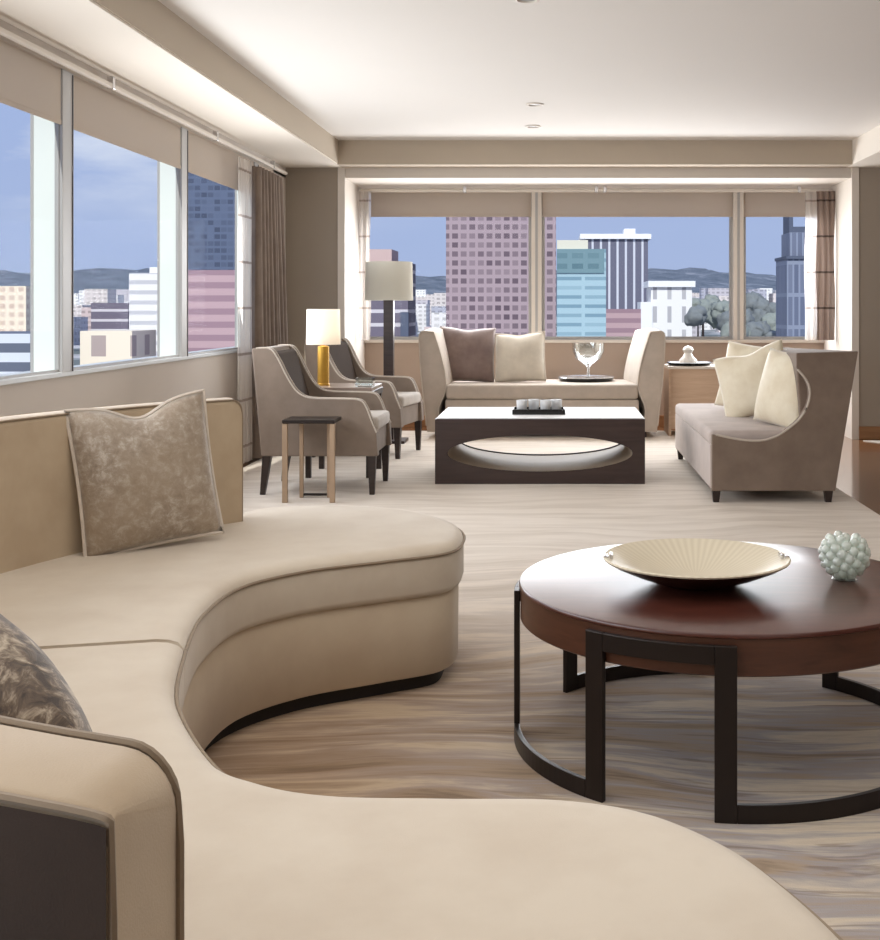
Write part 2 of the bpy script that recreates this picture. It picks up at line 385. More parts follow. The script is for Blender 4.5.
# back windows
mulb = [-.18, 1.79]
ed = [BX0] + mulb + [BX1]
for i in range(3):
    xa, xb = ed[i] + (.05 if i else 0), ed[i + 1] - (.05 if i < 2 else 0)
    f = MB()
    f.box(xa, xa + .03, YW + .06, YW + .10, SILL, HB); f.box(xb - .03, xb, YW + .06, YW + .10, SILL, HB)
    f.box(xa + .03, xb - .03, YW + .06, YW + .10, SILL, SILL + .03); f.box(xa + .03, xb - .03, YW + .06, YW + .10, HB - .03, HB)
    fr = struct(f.build('window_%d' % (i + 20), 'mullion'))
    MB().box(xa + .03, xb - .03, YW + .077, YW + .083, SILL + .03, HB - .03).build('window_glass', 'pane', fr)
for i, x in enumerate(mulb):
    o = struct(MB().box(x - .05, x + .05, YW + .0, YW + .12, SILL, HB, .004).build('window_mullion_%d' % (i + 20), 'white_paint'))
    MB().box(x - .012, x + .012, YW - .006, YW, SILL, HB).build('mullion_gasket', 'mullion', o)

# roller blinds
pos = ['nearest the camera', 'in the middle of the left window wall', 'beside the brown drape']
for i in range(len(edges) - 1):
    if i < 4: continue
    ya, yb = edges[i] + .07, edges[i + 1] - .07
    if i == len(edges) - 2: yb = 10.1
    b = empty('roller_blind', (XW + .007, (ya + yb) / 2, 2.030))
    h = (yb - ya) / 2
    MB().box(-.0015, .0015, -h, h, .02, .27).build('blind_cloth', 'blind', b)
    MB().box(-.005, .005, -h, h, 0, .022, .002).build('bottom_bar', 'blind', b)
    lab = {4: 'pulled-up taupe roller blind over the left wall pane cut by the photo edge',
           5: 'pulled-up taupe roller blind over the left wall pane with the white tower',
           6: 'pulled-up taupe roller blind over the left wall pane with the blue tower',
           7: 'pulled-up taupe roller blind behind the brown drape in the left corner'}[i]
    tag(b, lab, 'blind', 'roller blinds on the left wall')
for i in range(3):
    xa, xb = ed[i] + .055, ed[i + 1] - .055
    b = empty('roller_blind', ((xa + xb) / 2, YW + .03, 2.04)); h = (xb - xa) / 2
    MB().box(-h, h, -.0015, .0015, .02, .245).build('blind_cloth', 'blind', b)
    MB().box(-h, h, -.006, .006, 0, .022, .002).build('bottom_bar', 'blind', b)
    tag(b, ['pulled-up taupe roller blind over the mauve tower and floor lamp', 'pulled-up taupe roller blind over the teal glass and striped towers',
            'pulled-up taupe roller blind over the narrow far right pane'][i], 'blind', 'roller blinds on the far wall')

# curtain rails
r = empty('curtain_rail', (-2.33, 0, 2.315))
MB().box(-.013, .013, -3.3, 10.4, -.013, .013, .005).build('rail', 'white_paint', r)
for y in (4.2, 6.30, 8.24, 9.9): MB().box(-.017, .017, y - .014, y + .014, -.017, .05, .003).build('bracket', 'silver', r)
tag(r, 'long white curtain rail under the soffit above the left windows', 'curtain rail')
r = empty('curtain_rail', (0, 11.3, HB - .045))
MB().box(BX0 + .01, BX1 - .01, -.014, .014, -.014, .014, .004).build('rail', 'white_paint', r)
for x in (-.85, .39, .47, 2.3): MB().box(x - .014, x + .014, -.016, .016, -.018, .045, .003).build('bracket', 'silver', r)
tag(r, 'slim white curtain rail across the top of the far bay window', 'curtain rail')

# curtains: pleated sheets
def curtain(name, p0, p1, z0, z1, mat, folds, amp, flare=0.0, thick=0.004, seed=0):
    rnd = random.Random(seed); n = folds * 10; d = Vector((p1[0] - p0[0], p1[1] - p0[1])); L = d.length; d.normalize(); nn = Vector((-d.y, d.x))
    ph = [rnd.uniform(-.5, .5) for _ in range(folds + 2)]; am = [rnd.uniform(.6, 1.25) for _ in range(folds + 2)]
    cols = []
    for i in range(n + 1):
        s_ = i / n; k = s_ * folds; a = am[int(k)] * (1 - k % 1) + am[int(k) + 1] * (k % 1)
        off = math.sin(2 * PI * k + ph[int(k)] * .6) * amp * a
        cols.append((s_, off))
    m = MB(); rows = 10; grid = []
    for j in range(rows + 1):
        t_ = j / rows; z = z1 + (z0 - z1) * t_
        row = []
        for s_, off in cols:
            q = s_ * L * (1 + flare * t_) + 0.006 * math.sin(9 * t_ + s_ * 20)
            o_ = off * (0.55 + 0.45 * t_)
            row.append(m.bm.verts.new((p0[0] + d.x * q + nn.x * o_, p0[1] + d.y * q + nn.y * o_, z)))
        grid.append(row)
    for j in range(rows):
        for i in range(n):
            m.bm.faces.new((grid[j][i], grid[j][i + 1], grid[j + 1][i + 1], grid[j + 1][i]))
    o = m.build(name, mat, None, True, ang=80)
    return o
o = curtain('sheer_curtain', (-2.27, 8.62), (-2.27, 8.94), 0.02, 2.24, 'sheer', 5, .018, 0, seed=3)
tag(o, 'narrow white sheer curtain with dark bands beside the brown drape, left wall', 'curtain')
o = curtain('drape', (-2.24, 8.98), (-2.24, 9.78), 0.02, 2.215, 'drape', 8, .06, .30, seed=5)
tag(o, 'plain brown pleated drape in the left back corner', 'curtain')
o = curtain('sheer_curtain', (BX0 + .02, 11.22), (BX0 + .13, 11.22), SILL + .01, HB - .06, 'sheer', 2, .02, seed=8)
tag(o, 'thin white sheer curtain at the left jamb of the far bay window', 'curtain')
o = curtain('sheer_curtain', (2.34, 11.24), (2.46, 11.24), SILL + .01, HB - .06, 'sheer', 2, .02, seed=9)
tag(o, 'white sheer edge hanging left of the banded drape in the far bay', 'curtain')
o = curtain('drape', (2.44, 11.2), (2.61, 11.2), SILL + .01, HB - .06, 'drape_band', 3, .03, seed=11)
tag(o, 'brown drape with dark horizontal bands at the right jamb of the far bay', 'curtain')

# ceiling downlights
for (px, y, lab) in ((527, 5.62, 'small recessed ceiling downlight cut by the top photo edge'), (535, 8.53, 'small recessed ceiling downlight, larger of the two near the back soffit'), (533, 9.56, 'tiny recessed ceiling downlight closest to the back soffit')):
    x = (px - VX) * y / F
    e = empty('downlight', (x, y, HC))
    MB().lathe([(.05, -.001), (.062, -.001), (.062, -.008), (.048, -.010), (.045, -.001)], 24, cap0=False, cap1=False).build('trim_ring', 'white_paint', e, True)
    MB().lathe([(.046, -.002), (.0005, -.0035)], 24, cap1=False).build('lens', 'mullion', e, True)
    tag(e, lab, 'ceiling light', 'ceiling downlights')

# rug and pale floor patch
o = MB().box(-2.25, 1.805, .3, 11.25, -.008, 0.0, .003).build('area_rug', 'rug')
tag(o, 'large area rug, streaked brown and grey in front and cream towards the windows', 'rug')
o = MB().hexa([(2.68, 10.44, -.008), (3.9, 8.5, -.008), (5.5, 8.5, -.008), (5.5, 10.44, -.008)], [(2.68, 10.44, -.002), (3.9, 8.5, -.002), (5.5, 8.5, -.002), (5.5, 10.44, -.002)]).build('pale_floor_patch', 'pale_floor_patch')  # thin pale sheet laid flat on the wood floor
tag(o, 'pale flat patch on the wood floor at the right photo edge', 'rug')

# ------------------------------------------------------------------ curved sectional sofa
SO = Vector((0.0, 2.585)); AU = Vector((.971, .24)); AV = Vector((-.24, .971))
UC, RB = .412, 1.965
def arc(R, v): return UC - math.sqrt(R * R - v * v)
def outer(sg, vend):
    vs = [1.65 - (1.65 - sg * vend) * i / 24 for i in range(25)]
    return [(arc(RB + .02, v), sg * v) for v in vs]
inA = [(-.775, .2), (-.752, .50), (-.667, .778), (-.493, .936), (-.269, 1.015), (-.07, 1.09), (.005, 1.24), (.03, 1.45), (-.03, 1.68), (-.15, 1.84), (-.331, 1.94), (-.5, 1.965), (-.64, 1.92), (-.715, 1.82)]
inB = [(-.775, .196), (-.77, -.156), (-.69, -.50), (-.616, -.615), (-.516, -.687), (-.357, -.736), (-.185, -.785), (-.072, -.863), (-.0, -.99), (.03, -1.126), (.04, -1.28), (.03, -1.45), (-.03, -1.68), (-.15, -1.84), (-.331, -1.94), (-.5, -1.965), (-.64, -1.92), (-.715, -1.82)]
def sofa_section(inn, sg, vend, label):
    root = empty('curved_sofa', (SO.x, SO.y, 0), math.atan2(AU.y, AU.x))
    pth_in, pth_out = smooth_path(inn, 8), outer(sg, vend)
    def ring(d, z):
        g = vend + sg * min(max(d, 0), .010)
        q = offset_open(pth_in, d, sg) + offset_open(pth_out, min(d, .02), sg)
        return [(p[0], max(p[1], g) if sg > 0 else min(p[1], g), z) for p in q]
    lev = lambda ds: [ring(d, z) for d, z in ds]
    MB().rings(lev([(.06, 0), (.06, .055)])).build('plinth', 'toe', root)
    MB().rings(lev([(.03, .045), (.018, .052), (.016, .27), (.022, .286)])).build('base', 'cream_base', root, True, ang=60)
    c = MB().rings(lev([(.02, .284), (.004, .292), (0, .305), (0, .40), (.004, .415), (.014, .426), (.034, .433), (.06, .436)])).build('seat_cushion', 'cream', root, True, ang=60)
    MB().tube([(p[0], p[1], .408) for p in offset_open(pth_in, -.002, sg)], .0045, 6).build('piping', 'piping', c, True)
    # backrest: arc wall, flat top, the free end rounded over
    prof = [(0, .05), (0, .828), (.004, .841), (.014, .846), (.096, .846), (.106, .841), (.11, .828), (.11, .05)]
    va = 1.638; a0 = math.asin(va / RB); a1 = math.asin(sg * vend / RB)
    n = 40; rr_ = .04
    steps = [a0 - rr_ / RB * (1 - math.cos(PI / 2 * i / 7)) for i in range(8)]
    steps += [steps[-1] + (a1 - steps[-1]) * i / n for i in range(1, n + 1)]
    def drop(a):
        d = (a0 - a) * RB
        return rr_ - math.sqrt(max(0, rr_ * rr_ - (rr_ - d) ** 2)) if d < rr_ else 0
    def cyl(q, a, z):
        a += .015 * (q / .11) * max(0, 1 - (a0 - a) / .3)
        return (UC - (RB + q) * math.cos(a), sg * (RB + q) * math.sin(a), z)
    bk = MB().rings([[cyl(q, a, z - (drop(a) * (1 - .95 * q / .11) if z > .5 else 0)) for q, z in prof] for a in steps]).build('backrest', 'cream_back', root, True, ang=50)
    for q in (.003, .107):
        pth = [cyl(q, a, .844 - drop(a) * (1 - .95 * q / .11)) for a in steps[::-1]] + [cyl(q, a0 + .001, z) for z in (.78, .6, .4, .2, .06)]
        MB().tube(pth, .0032, 6).build('piping', 'piping', bk, True)
    # outside back panel, its shadow put into the colour
    MB().rings([[cyl(.1118, a, .06), cyl(.1118, a,   .841 - drop(a) * .06)] for a in steps], False, False, False).build('back_panel', 'cream_shadow', bk, True)
    tag(root, label, 'sofa', 'curved cream sectional sofa')
    return root
sofA = sofa_section(inA, 1, .2, 'far half of the cream curved sofa, its rounded end by the armchair')
sofB = sofa_section(inB, -1, .196, 'near half of the cream curved sofa filling the bottom left foreground')

# ------------------------------------------------------------------ pillows
def pillow(name, w, h, d, mat, loc, yaw, lean, roll=0.0, dent=0.0, edge=None, seed=1, rnd_corner=0.0):
    n = 22; m = MB(); rnd = random.Random(seed); ox = rnd.uniform(0, 50)
    def pt(s, t, side):
        pin = .045
        x = s * w / 2 * (1 - pin * (1 - t * t))
        if rnd_corner: x *= math.sqrt(1 - rnd_corner * t * t)
        z = t * h / 2 * (1 - pin * (1 - s * s))
        if rnd_corner: z *= math.sqrt(1 - rnd_corner * s * s)
        th = d / 2 * (max(0, 1 - abs(s) ** 2.6) ** .6) * (max(0, 1 - abs(t) ** 2.6) ** .6)
        th *= 1 + .10 * noise.noise((s * 1.7 + ox, t * 1.7, 3.1))
        if dent and t > -.2:
            k = math.exp(-(s / .38) ** 2) * ((t + .2) / 1.2) ** 2
            z -= dent * k
        return (x, side * th, z)
    idx = {}
    for side in (-1, 1):
        for i in range(n + 1):
            for j in range(n + 1):
                rim = i in (0, n) or j in (0, n)
                key = (i, j, 0 if rim else side)
                if key not in idx: idx[key] = m.bm.verts.new(pt(-1 + 2 * i / n, -1 + 2 * j / n, side))
    for side in (-1, 1):
        for i in range(n):
            for j in range(n):
                q = [idx[(a, b, 0 if a in (0, n) or b in (0, n) else side)] for a, b in ((i, j), (i + 1, j), (i + 1, j + 1), (i, j + 1))]
                m.bm.faces.new(q if side < 0 else q[::-1])
    root = empty(name, loc, yaw, lean)
    root.rotation_euler = (lean, roll, yaw)
    c = m.build('cushion', mat, root, True, ang=180, loc=(0, 0, h / 2))
    if edge:
        rim = [pt(-1 + 2 * i / n, -1, 1) for i in range(n)] + [pt(1, -1 + 2 * i / n, 1) for i in range(n)] + [pt(1 - 2 * i / n, 1, 1) for i in range(n)] + [pt(-1, 1 - 2 * i / n, 1) for i in range(n)]
        MB().tube([(p[0], 0, p[2]) for p in rim], .006, 6, True).build('piping', edge, root, True, loc=(0, 0, h / 2))
    return root
p = pillow('throw_pillow', .41, .44, .15, 'mottled', (-1.185, 3.57, .440), math.radians(36), math.radians(-6), math.radians(-6), .045, 'pillow_edge', 2)
tag(p, 'mottled grey-beige velvet pillow with a dented top on the far sofa half', 'pillow')
p = pillow('throw_pillow', .48, .47, .19, 'streaked', (-.685, 1.305, .44), math.radians(148), math.radians(-8), math.radians(-22), .0, None, 4, .28)
tag(p, 'dark streaked velvet pillow half hidden behind the near sofa back', 'pillow')

# ------------------------------------------------------------------ round coffee table
def arc_solid(m, r0, r1, z0, z1, a0, a1, n):
    rings = []
    for i in range(n + 1):
        a = a0 + (a1 - a0) * i / n; c, s_ = math.cos(a), math.sin(a)
        rings.append([(r0 * c, r0 * s_, z0), (r1 * c, r1 * s_, z0), (r1 * c, r1 * s_, z1), (r0 * c, r0 * s_, z1)])
    m.rings(rings); return m
TX, TY = .449, 3.23
rt = empty('round_coffee_table', (TX, TY, 0))
MB().lathe([(.52, .322), (.538, .322), (.542, .326), (.542, .408)], 96, cap1=False).build('apron', 'apron', rt, True)
MB().lathe([(.542, .4075), (.546, .410), (.546, .415), (.543, .419), (.536, .420), (.3, .420)], 96, cap0=True).build('tabletop', 'mahogany', rt, True)
ri, ro = .544, .559
hw = .025 / .55
deg = [-97, -44, 1, 46, 91, 137, 180, 230]
for a in deg:
    a = math.radians(a); arc_solid(MB(), 1, 1, 0, 1, 0, 1, 1).bm.free()
    arc_solid(m := MB(), ri, ro, 0, .395, a - hw, a + hw, 3); m.build('leg', 'iron', rt, False, .002)
pairs_low = [(-44, -97), (46, 1), (137, 91), (230, 180)]
pairs_up = [(-97, 230 - 360), (1, -44), (91, 46), (180, 137)]
for b, a in pairs_low:
    arc_solid(m := MB(), ri, ro, 0, .042, math.radians(a) + hw, math.radians(b) - hw, 20); m.build('lower_rail', 'iron', rt, False, .002)
for b, a in pairs_up:
    arc_solid(m := MB(), ri, ro, .352, .395, math.radians(a) + hw, math.radians(b) - hw, 20); m.build('upper_rail', 'iron', rt, False, .002)
tag(rt, 'round mahogany coffee table on a dark metal meander base, right foreground', 'coffee table')

bw = empty('bowl', (.375, 3.19, .420))
MB().lathe([(.085, 0), (.10, .002), (.17, .028), (.225, .052), (.246, .064)], 72, cap1=False).build('outer_shell', 'bowl_out', bw, True)
MB().lathe([(.246, .064), (.248, .068), (.244, .071), (.222, .064), (.17, .042), (.10, .018), (.0005, .012)], 72, cap0=False).build('inner_dish', 'bowl_in', bw, True)
for sgn in (-1, 1):
    m = MB()
    for k in range(2):
        arc_solid(m, .222 + k * .012, .230 + k * .016, .066 - k * .004, .078 - k * .004, (0 if sgn > 0 else PI) - .09 + .02 * k, (0 if sgn > 0 else PI) + .09 - .02 * k, 6)
    m.build('handle', 'chrome', bw, False, .002)
tag(bw, 'wide shallow cream ribbed bowl on the round coffee table', 'bowl')

gv = empty('glass_votive', (.778, 3.225, .420))
m = MB(); N = 70; ga = PI * (3 - math.sqrt(5))
for i in range(N):
    z = 1 - 2 * (i + .5) / N
    if z > .86 : continue
    rr = math.sqrt(1 - z * z); a = i * ga
    m.sphere((.057 * rr * math.cos(a), .057 * rr * math.sin(a), .068 + .055 * z), .0135, 2)
m.build('glass_beads', 'bead_glass', gv, True, ang=180)
MB().lathe([(.03, .0), (.034, .003), (.03, .007)], 24).build('foot', 'clear', gv, True)
tag(gv, 'clear bubbled glass ball on the round coffee table', 'candle holder')

# ------------------------------------------------------------------ rectangular coffee table with oval tunnel
rt2 = empty('rectangular_coffee_table', (-.098, 7.84, 0))
X0, X1, Z0, Z1, D = -.686, .686, 0.0, .424, .87
m = MB(); NN = 72; ex, ez, cz = .606, .119, .200
def ray_rect(a):
    c, s_ = math.cos(a) * ex, math.sin(a) * ez
    k = min([(X1 if c > 0 else -X0) / abs(c) if abs(c) > 1e-9 else 1e9, ((Z1 - cz) if s_ > 0 else (cz - Z0)) / abs(s_) if abs(s_) > 1e-9 else 1e9])
    return (c * k, cz + s_ * k)
corn = [math.atan2((zz - cz) / ez, xx / ex) % (2 * PI) for xx, zz in ((X1, Z1), (X0, Z1), (X0, Z0), (X1, Z0))]
angs = sorted([2 * PI * i / NN for i in range(NN)] + corn)
E = [(ex * math.cos(a), cz + ez * math.sin(a)) for a in angs]; R_ = [ray_rect(a) for a in angs]
n = len(angs)
rv = [[m.bm.verts.new((q[0], y, q[1])) for q in src] for src, y in ((E, 0), (R_, 0), (R_, D), (E, D))]
for a, b in zip(rv, rv[1:]):
    for i in range(n):
        j = (i + 1) % n; m.bm.faces.new((a[i], a[j], b[j], b[i]))
m.build('body', 'espresso', rt2)
MB().rings([[(q[0] * .998, y, cz + (q[1] - cz) * .995) for q in E] for y in (.012, D - .012)], True, False, False).build('oval_lining', 'lining', rt2, True)
MB().tube([(q[0] * .996, D - .01, cz + (q[1] - cz) * .985) for q in E], .009, 6, True).build('opening_rim', 'darkwood', rt2, True)
MB().box(X0 + .008, X1 - .008, .008, D - .008, .424, .432, .002).build('glass_top', 'sky_sheen_top', rt2)
tag(rt2, 'dark rectangular coffee table with an oval opening and a top coloured as sky reflection', 'coffee table')

tr = empty('serving_tray', (-.11, 8.18, .432))
MB().box(-.175, .175, -.11, .11, 0, .008, .002).build('base', 'black_lacquer', tr)
m = MB()
m.box(-.178, -.168, -.113, .113, 0, .036, .002); m.box(.168, .178, -.113, .113, 0, .036, .002)
m.box(-.168, .168, -.113, -.103, 0, .036, .002); m.box(-.168, .168, .103, .113, 0, .036, .002)
m.build('rim', 'black_lacquer', tr)
tag(tr, 'black lacquer tray on the rectangular coffee table', 'tray')
def tumbler():
    e = empty('tumbler')
    MB().lathe([(.030, 0), (.033, .004), (.038, .085), (.036, .085), (.031, .012), (.0005, .010)], 24).build('glass_body', 'silver_glass', e, True)
    return e
M['silver_glass'] = plain('frosted_silver_glass', lin(238, 239, 240), 0.2, 0.1, 30, metallic=0.15)
tb = tumbler()
for i, (x, y, lab) in enumerate(((-.115, -.03, 'pale silver tumbler at the left end of the black tray'), (-.035, .03, 'pale silver tumbler second from the left on the black tray'),
                                 (.045, -.03, 'pale silver tumbler third from the left on the black tray'), (.12, .02, 'pale silver tumbler at the right end of the black tray'))):
    o = tb if i == 0 else dup(tb)
    o.location = (-.11 + x, 8.18 + y, .440); tag(o, lab, 'glass', 'tumblers on the black tray')

# ------------------------------------------------------------------ armchairs
def make_armchair():
    e = empty('armchair')
    prof = smooth_path([(.0, .90), (.06, .905), (.12, .895), (.165, .83), (.215, .73), (.27, .645), (.33, .605), (.40, .595)], 4) + \
           smooth_path([(.56, .592), (.66, .585), (.70, .545), (.73, .47), (.765, .385)], 4) + [(.775, .24), (.06, .24)]
    W = .66
    for y0, y1 in ((0, .07), (W - .07, W)):
        s_ = MB().prism(prof, 'y', y0, y1).build('side_panel', 'taupe', e, False, .008)
        yy = y0 if y0 == 0 else y1
        MB().tube([(q[0], yy + (.004 if y0 == 0 else -.004), q[1]) for q in prof[2:-2]], .0045, 6).build('piping', 'taupe_piping', s_, True)
        yy = y1 if y0 == 0 else y0
        MB().tube([(q[0], yy + (-.004 if y0 == 0 else .004), q[1]) for q in prof[2:-2]], .0045, 6).build('piping', 'taupe_piping', s_, True)
    MB().prism([(.0, .90), (.10, .905), (.20, .44), (.06, .24)], 'y', .068, W - .068).build('backrest', 'taupe', e, False, .01)
    MB().prism([(.11, .885), (.15, .87), (.27, .47), (.20, .44)], 'y', .075, W - .075).build('back_cushion', 'taupe_shaded', e, False, .015)
    MB().box(.10, .745, .068, W - .068, .24, .385, .008).build('seat_frame', 'taupe', e)
    MB().box(.19, .77, .072, W - .072, .387, .475, .025, 3).build('seat_cushion', 'chair_seat', e, True)
    for x, y in ((.09, .04), (.09, W - .04), (.735, .04), (.735, W - .04)):
        sl = -.03 if x < .3 else .0
        a, b = .026, .015
        MB().hexa([(x + sl - b, y - b, 0), (x + sl + b, y - b, 0), (x + sl + b, y + b, 0), (x + sl - b, y + b, 0)],
                  [(x - a, y - a, .245), (x + a, y - a, .245), (x + a, y + a, .245), (x - a, y + a, .245)]).build('leg', 'darkwood', e)
    return e
c1 = make_armchair(); c1.location = (-1.862, 7.36, 0)
tag(c1, 'taupe armchair seen from its side, nearest the curved sofa', 'armchair', 'pair of taupe armchairs')
c2 = dup(c1); c2.location = (-1.93, 9.22, 0); c2.rotation_euler = (0, 0, math.radians(-9))
tag(c2, 'taupe armchair behind the lamp table, beside the floor lamp', 'armchair', 'pair of taupe armchairs')

# bronze drink table
dt = empty('drink_table', (-1.455, 7.08, 0))
MB().box(-.155, .155, -.01, .235, .468, .49, .004).build('tabletop', 'iron', dt)
for x, y, w in ((-.14, .01, .016), (.14, .01, .016), (-.082, .20, .012), (.085, .20, .012)):
    MB().box(x - w, x + w, y - .012, y + .012, 0, .468, .003).build('leg', 'bronze', dt)
m = MB().box(-.07, .073, .19, .21, .012, .026, .003); m.build('stretcher', 'iron', dt)
tag(dt, 'small bronze drink table with slim legs in front of the near armchair', 'side table')

# lamp table between the chairs
lt = empty('lamp_table', (-1.47, 8.36, 0))
MB().box(-.22, .23, -.25, .25, .585, .612, .004).build('tabletop', 'lamp_top', lt)
MB().box(-.225, .235, -.255, .255, .545, .586, .004).build('apron', 'darkwood', lt)
for x, y in ((-.2, -.23), (.21, -.23), (-.2, .23), (.21, .23)):
    MB().box(x - .018, x + .018, y - .018, y + .018, 0, .546, .002).build('leg', 'darkwood', lt)
tag(lt, 'dark lamp table with a pale top between the two armchairs', 'side table')
tl = empty('table_lamp', (-1.61, 8.34, .612))
MB().lathe([(.045, 0), (.045, .012), (.04, .016), (.04, .27), (.03, .276), (.012, .28), (.012, .30)], 32).build('base', 'gold', tl, True, ang=30)
MB().lathe([(.118, .285), (.114, .53)], 48, cap0=False, cap1=False).build('lamp_shade', 'shade_lit', tl, True)
tag(tl, 'table lamp with a lit white drum shade and gold column base', 'lamp')
gb = empty('glass_dish', (-1.30, 8.22, .612))
MB().box(-.06, .06, -.05, .05, 0, .012, .003).build('base', 'clear', gb)
m = MB(); m.box(-.06, -.054, -.05, .05, .012, .06); m.box(.054, .06, -.05, .05, .012, .06); m.box(-.054, .054, -.05, -.044, .012, .06); m.box(-.054, .054, .044, .05, .012, .06)
m.build('walls', 'clear', gb)
tag(gb, 'small square glass dish on the lamp table', 'dish')

# floor lamp
fl2 = empty('floor_lamp', (-1.425, 10.3, 0))
MB().box(-.15, .15, -.15, .15, 0, .025, .004).build('base', 'lampwood', fl2)
MB().box(-.042, .042, -.042, .042, .025, 1.23, .004).build('pole', 'lampwood', fl2)
MB().lathe([(.206, 1.215), (.200, 1.545)], 56, cap0=False, cap1=False).build('lamp_shade', 'shade_grey', fl2, True)
m = MB(); m.tube([(-.2, 0, 1.25), (.2, 0, 1.25)], .004); m.tube([(0, -.2, 1.25), (0, .2, 1.25)], .004); m.tube([(0, 0, 1.22), (0, 0, 1.34)], .012)
m.build('shade_frame', 'iron', fl2)
tag(fl2, 'tall floor lamp with a square dark post and a grey linen drum shade', 'lamp')

# ------------------------------------------------------------------ daybed by the far window
db = empty('daybed', (-.115, 10.65, 0))
k = .008875
ap = smooth_path([(.762, .05), (.805, .236), (.748, .40), (.738, .511), (.775, .70), (.835, .90), (.85, .937)], 5)
ap = [(q[0] + .115, q[1]) for q in ap]
apo = smooth_path([(.945, .945), (.975, .90), (.968, .70), (.955, .511), (.925, .236), (.905, .05)], 5)
ap = ap + [(q[0] + .115, q[1]) for q in apo]
for sgn in (1, -1):
    m = MB(); rings = []
    for i in range(7):
        t_ = i / 6; y = .83 * t_; sh = -.08 * t_
        rings.append([(sgn * (q[0] + sh * (1.0 if q[1] > .3 else .6)), y, q[1] if q[1] < .5 else q[1] + (.02 * math.sin(PI * t_))) for q in ap])
    a = m.rings(rings).build('arm', 'day_fabric', db, True, .012, ang=50)
    MB().tube([(sgn * q[0], -.004, q[1]) for q in ap[2:-2]], .006, 6).build('piping', 'taupe_piping', a, True)
MB().box(-.86, .86, .0, .83, .10, .335, .012).build('base', 'day_fabric', db)
MB().box(-.855, .855, -.01, .82, .337, .470, .03, 3).build('seat_cushion', 'day_fabric', db, True)
for x, y in ((-.9, .05), (.9, .05), (-.85, .76), (.85, .76)):
    MB().box(x - .03, x + .03, y - .03, y + .03, 0, .052, .003).build('foot', 'darkwood', db)
MB().box(-.8, .8, .05, .8, .05, .11).build('plinth', 'toe', db)
tag(db, 'backless oatmeal daybed with two tall flared arms under the far window', 'daybed')
p = pillow('throw_pillow', .52, .52, .15, 'mauve', (-.815, 10.98, .470), math.radians(4), math.radians(-14), math.radians(2), .02, None, 12)
tag(p, 'brown mauve velvet pillow on the left of the daybed', 'pillow', 'daybed pillows')
p = pillow('throw_pillow', .47, .47, .15, 'oat', (-.315, 10.99, .470), math.radians(-5), math.radians(-16), math.radians(-3), .02, 'pillow_edge', 13)
tag(p, 'pale oat linen pillow on the daybed, right of the brown one', 'pillow', 'daybed pillows')
ty = empty('round_tray', (.29, 11.2, .470))
MB().lathe([(.22, 0), (.255, .012), (.26, .03), (.252, .03), (.22, .012), (.0005, .010)], 40).build('dish', 'black_lacquer', ty, True)
MB().lathe([(.252, .031), (.266, .034), (.262, .040), (.23, .022), (.0005, .018)], 40).build('liner', 'silver', ty, True)
tag(ty, 'dark round tray with a silver rim lying on the daybed seat', 'tray')
gb = empty('goblet', (.31, 11.2, .488))
MB().lathe([(.07, 0), (.07, .006), (.014, .016), (.011, .10), (.03, .13), (.115, .19), (.148, .26), (.15, .335), (.146, .335), (.143, .26), (.11, .198), (.02, .14), (.0005, .138)], 32).build('glass_bowl', 'clear', gb, True)
tag(gb, 'large clear glass goblet standing on the silver-rimmed tray', 'glass')

# side table between the daybed and the sofa
st = empty('side_table', (1.28, 11.02, 0))
MB().box(-.26, .26, -.24, .24, .60, .625, .004).build('tabletop', 'white_paint', st)
MB().box(-.235, .235, -.215, .215, .06, .60, .004).build('cabinet', 'table_tan', st)
for x in (-.247, .247): MB().box(x - .012, x + .012, -.232, .232, 0, .60, .003).build('side_frame', 'table_tan', st)
tag(st, 'tan box side table with a pale top below the far window', 'side table')
pl = MB().lathe([(.12, 0), (.19, .008), (.215, .028), (.209, .030), (.185, .014), (.0005, .010)], 40, c=(0, 0)).build('plate', 'black_lacquer', None, True, loc=(1.23, 11.0, .625))
tag(pl, 'black plate on the tan side table', 'plate')
vs = MB().lathe([(.085, 0), (.09, .01), (.08, .04), (.05, .07), (.035, .10), (.05, .13), (.042, .15), (.018, .165), (.0005, .17)], 28).build('ornament', 'ceramic', None, True, loc=(1.22, 11.0, .636))
tag(vs, 'small white ceramic ornament standing on the black plate', 'ornament')

# ------------------------------------------------------------------ taupe sofa on the right, seen end on
sf = empty('sofa', (0, 7.08, 0)); L = 2.1
scoop = [(.926, .405)] + smooth_path([(.95, .40), (1.09, .372), (1.21, .365), (1.30, .388), (1.369, .430), (1.44, .49), (1.485, .56), (1.5045, .637), (1.495, .70), (1.465, .75), (1.432, .785)], 4) + [(1.424, .80), (1.424, .885), (1.79, .895), (1.655, .07), (.926, .07)]
for i, (a, b) in enumerate(((0, .08), (L - .08, L))):
    pr = [(q[0], q[1] - (.045 if i and q[1] > .86 else 0)) for q in scoop]
    s_ = MB().prism(pr, 'y', a, b).build('end_panel', 'sofa_taupe', sf, False, .006)
    MB().tube([(q[0], a + .002 if i == 0 else b - .002, q[1] + .002) for q in scoop[1:42]], .007, 6).build('piping', 'taupe_piping', s_, True)
bp_ = [(1.50, .08), (1.47, .42), (1.435, .885), (1.785, .893), (1.65, .08)]
MB().rings([[(q[0], .078, q[1]) for q in bp_], [(q[0], L - .078, q[1] - (.045 if q[1] > .86 else 0)) for q in bp_]]).build('backrest', 'sofa_taupe', sf, False, .01)
MB().box(.935, 1.52, .078, L - .078, .075, .33, .01).build('base', 'sofa_taupe', sf)
MB().box(.915, 1.49, .03, L - .03, .332, .425, .03, 3).build('seat_cushion', 'sofa_seat', sf, True)
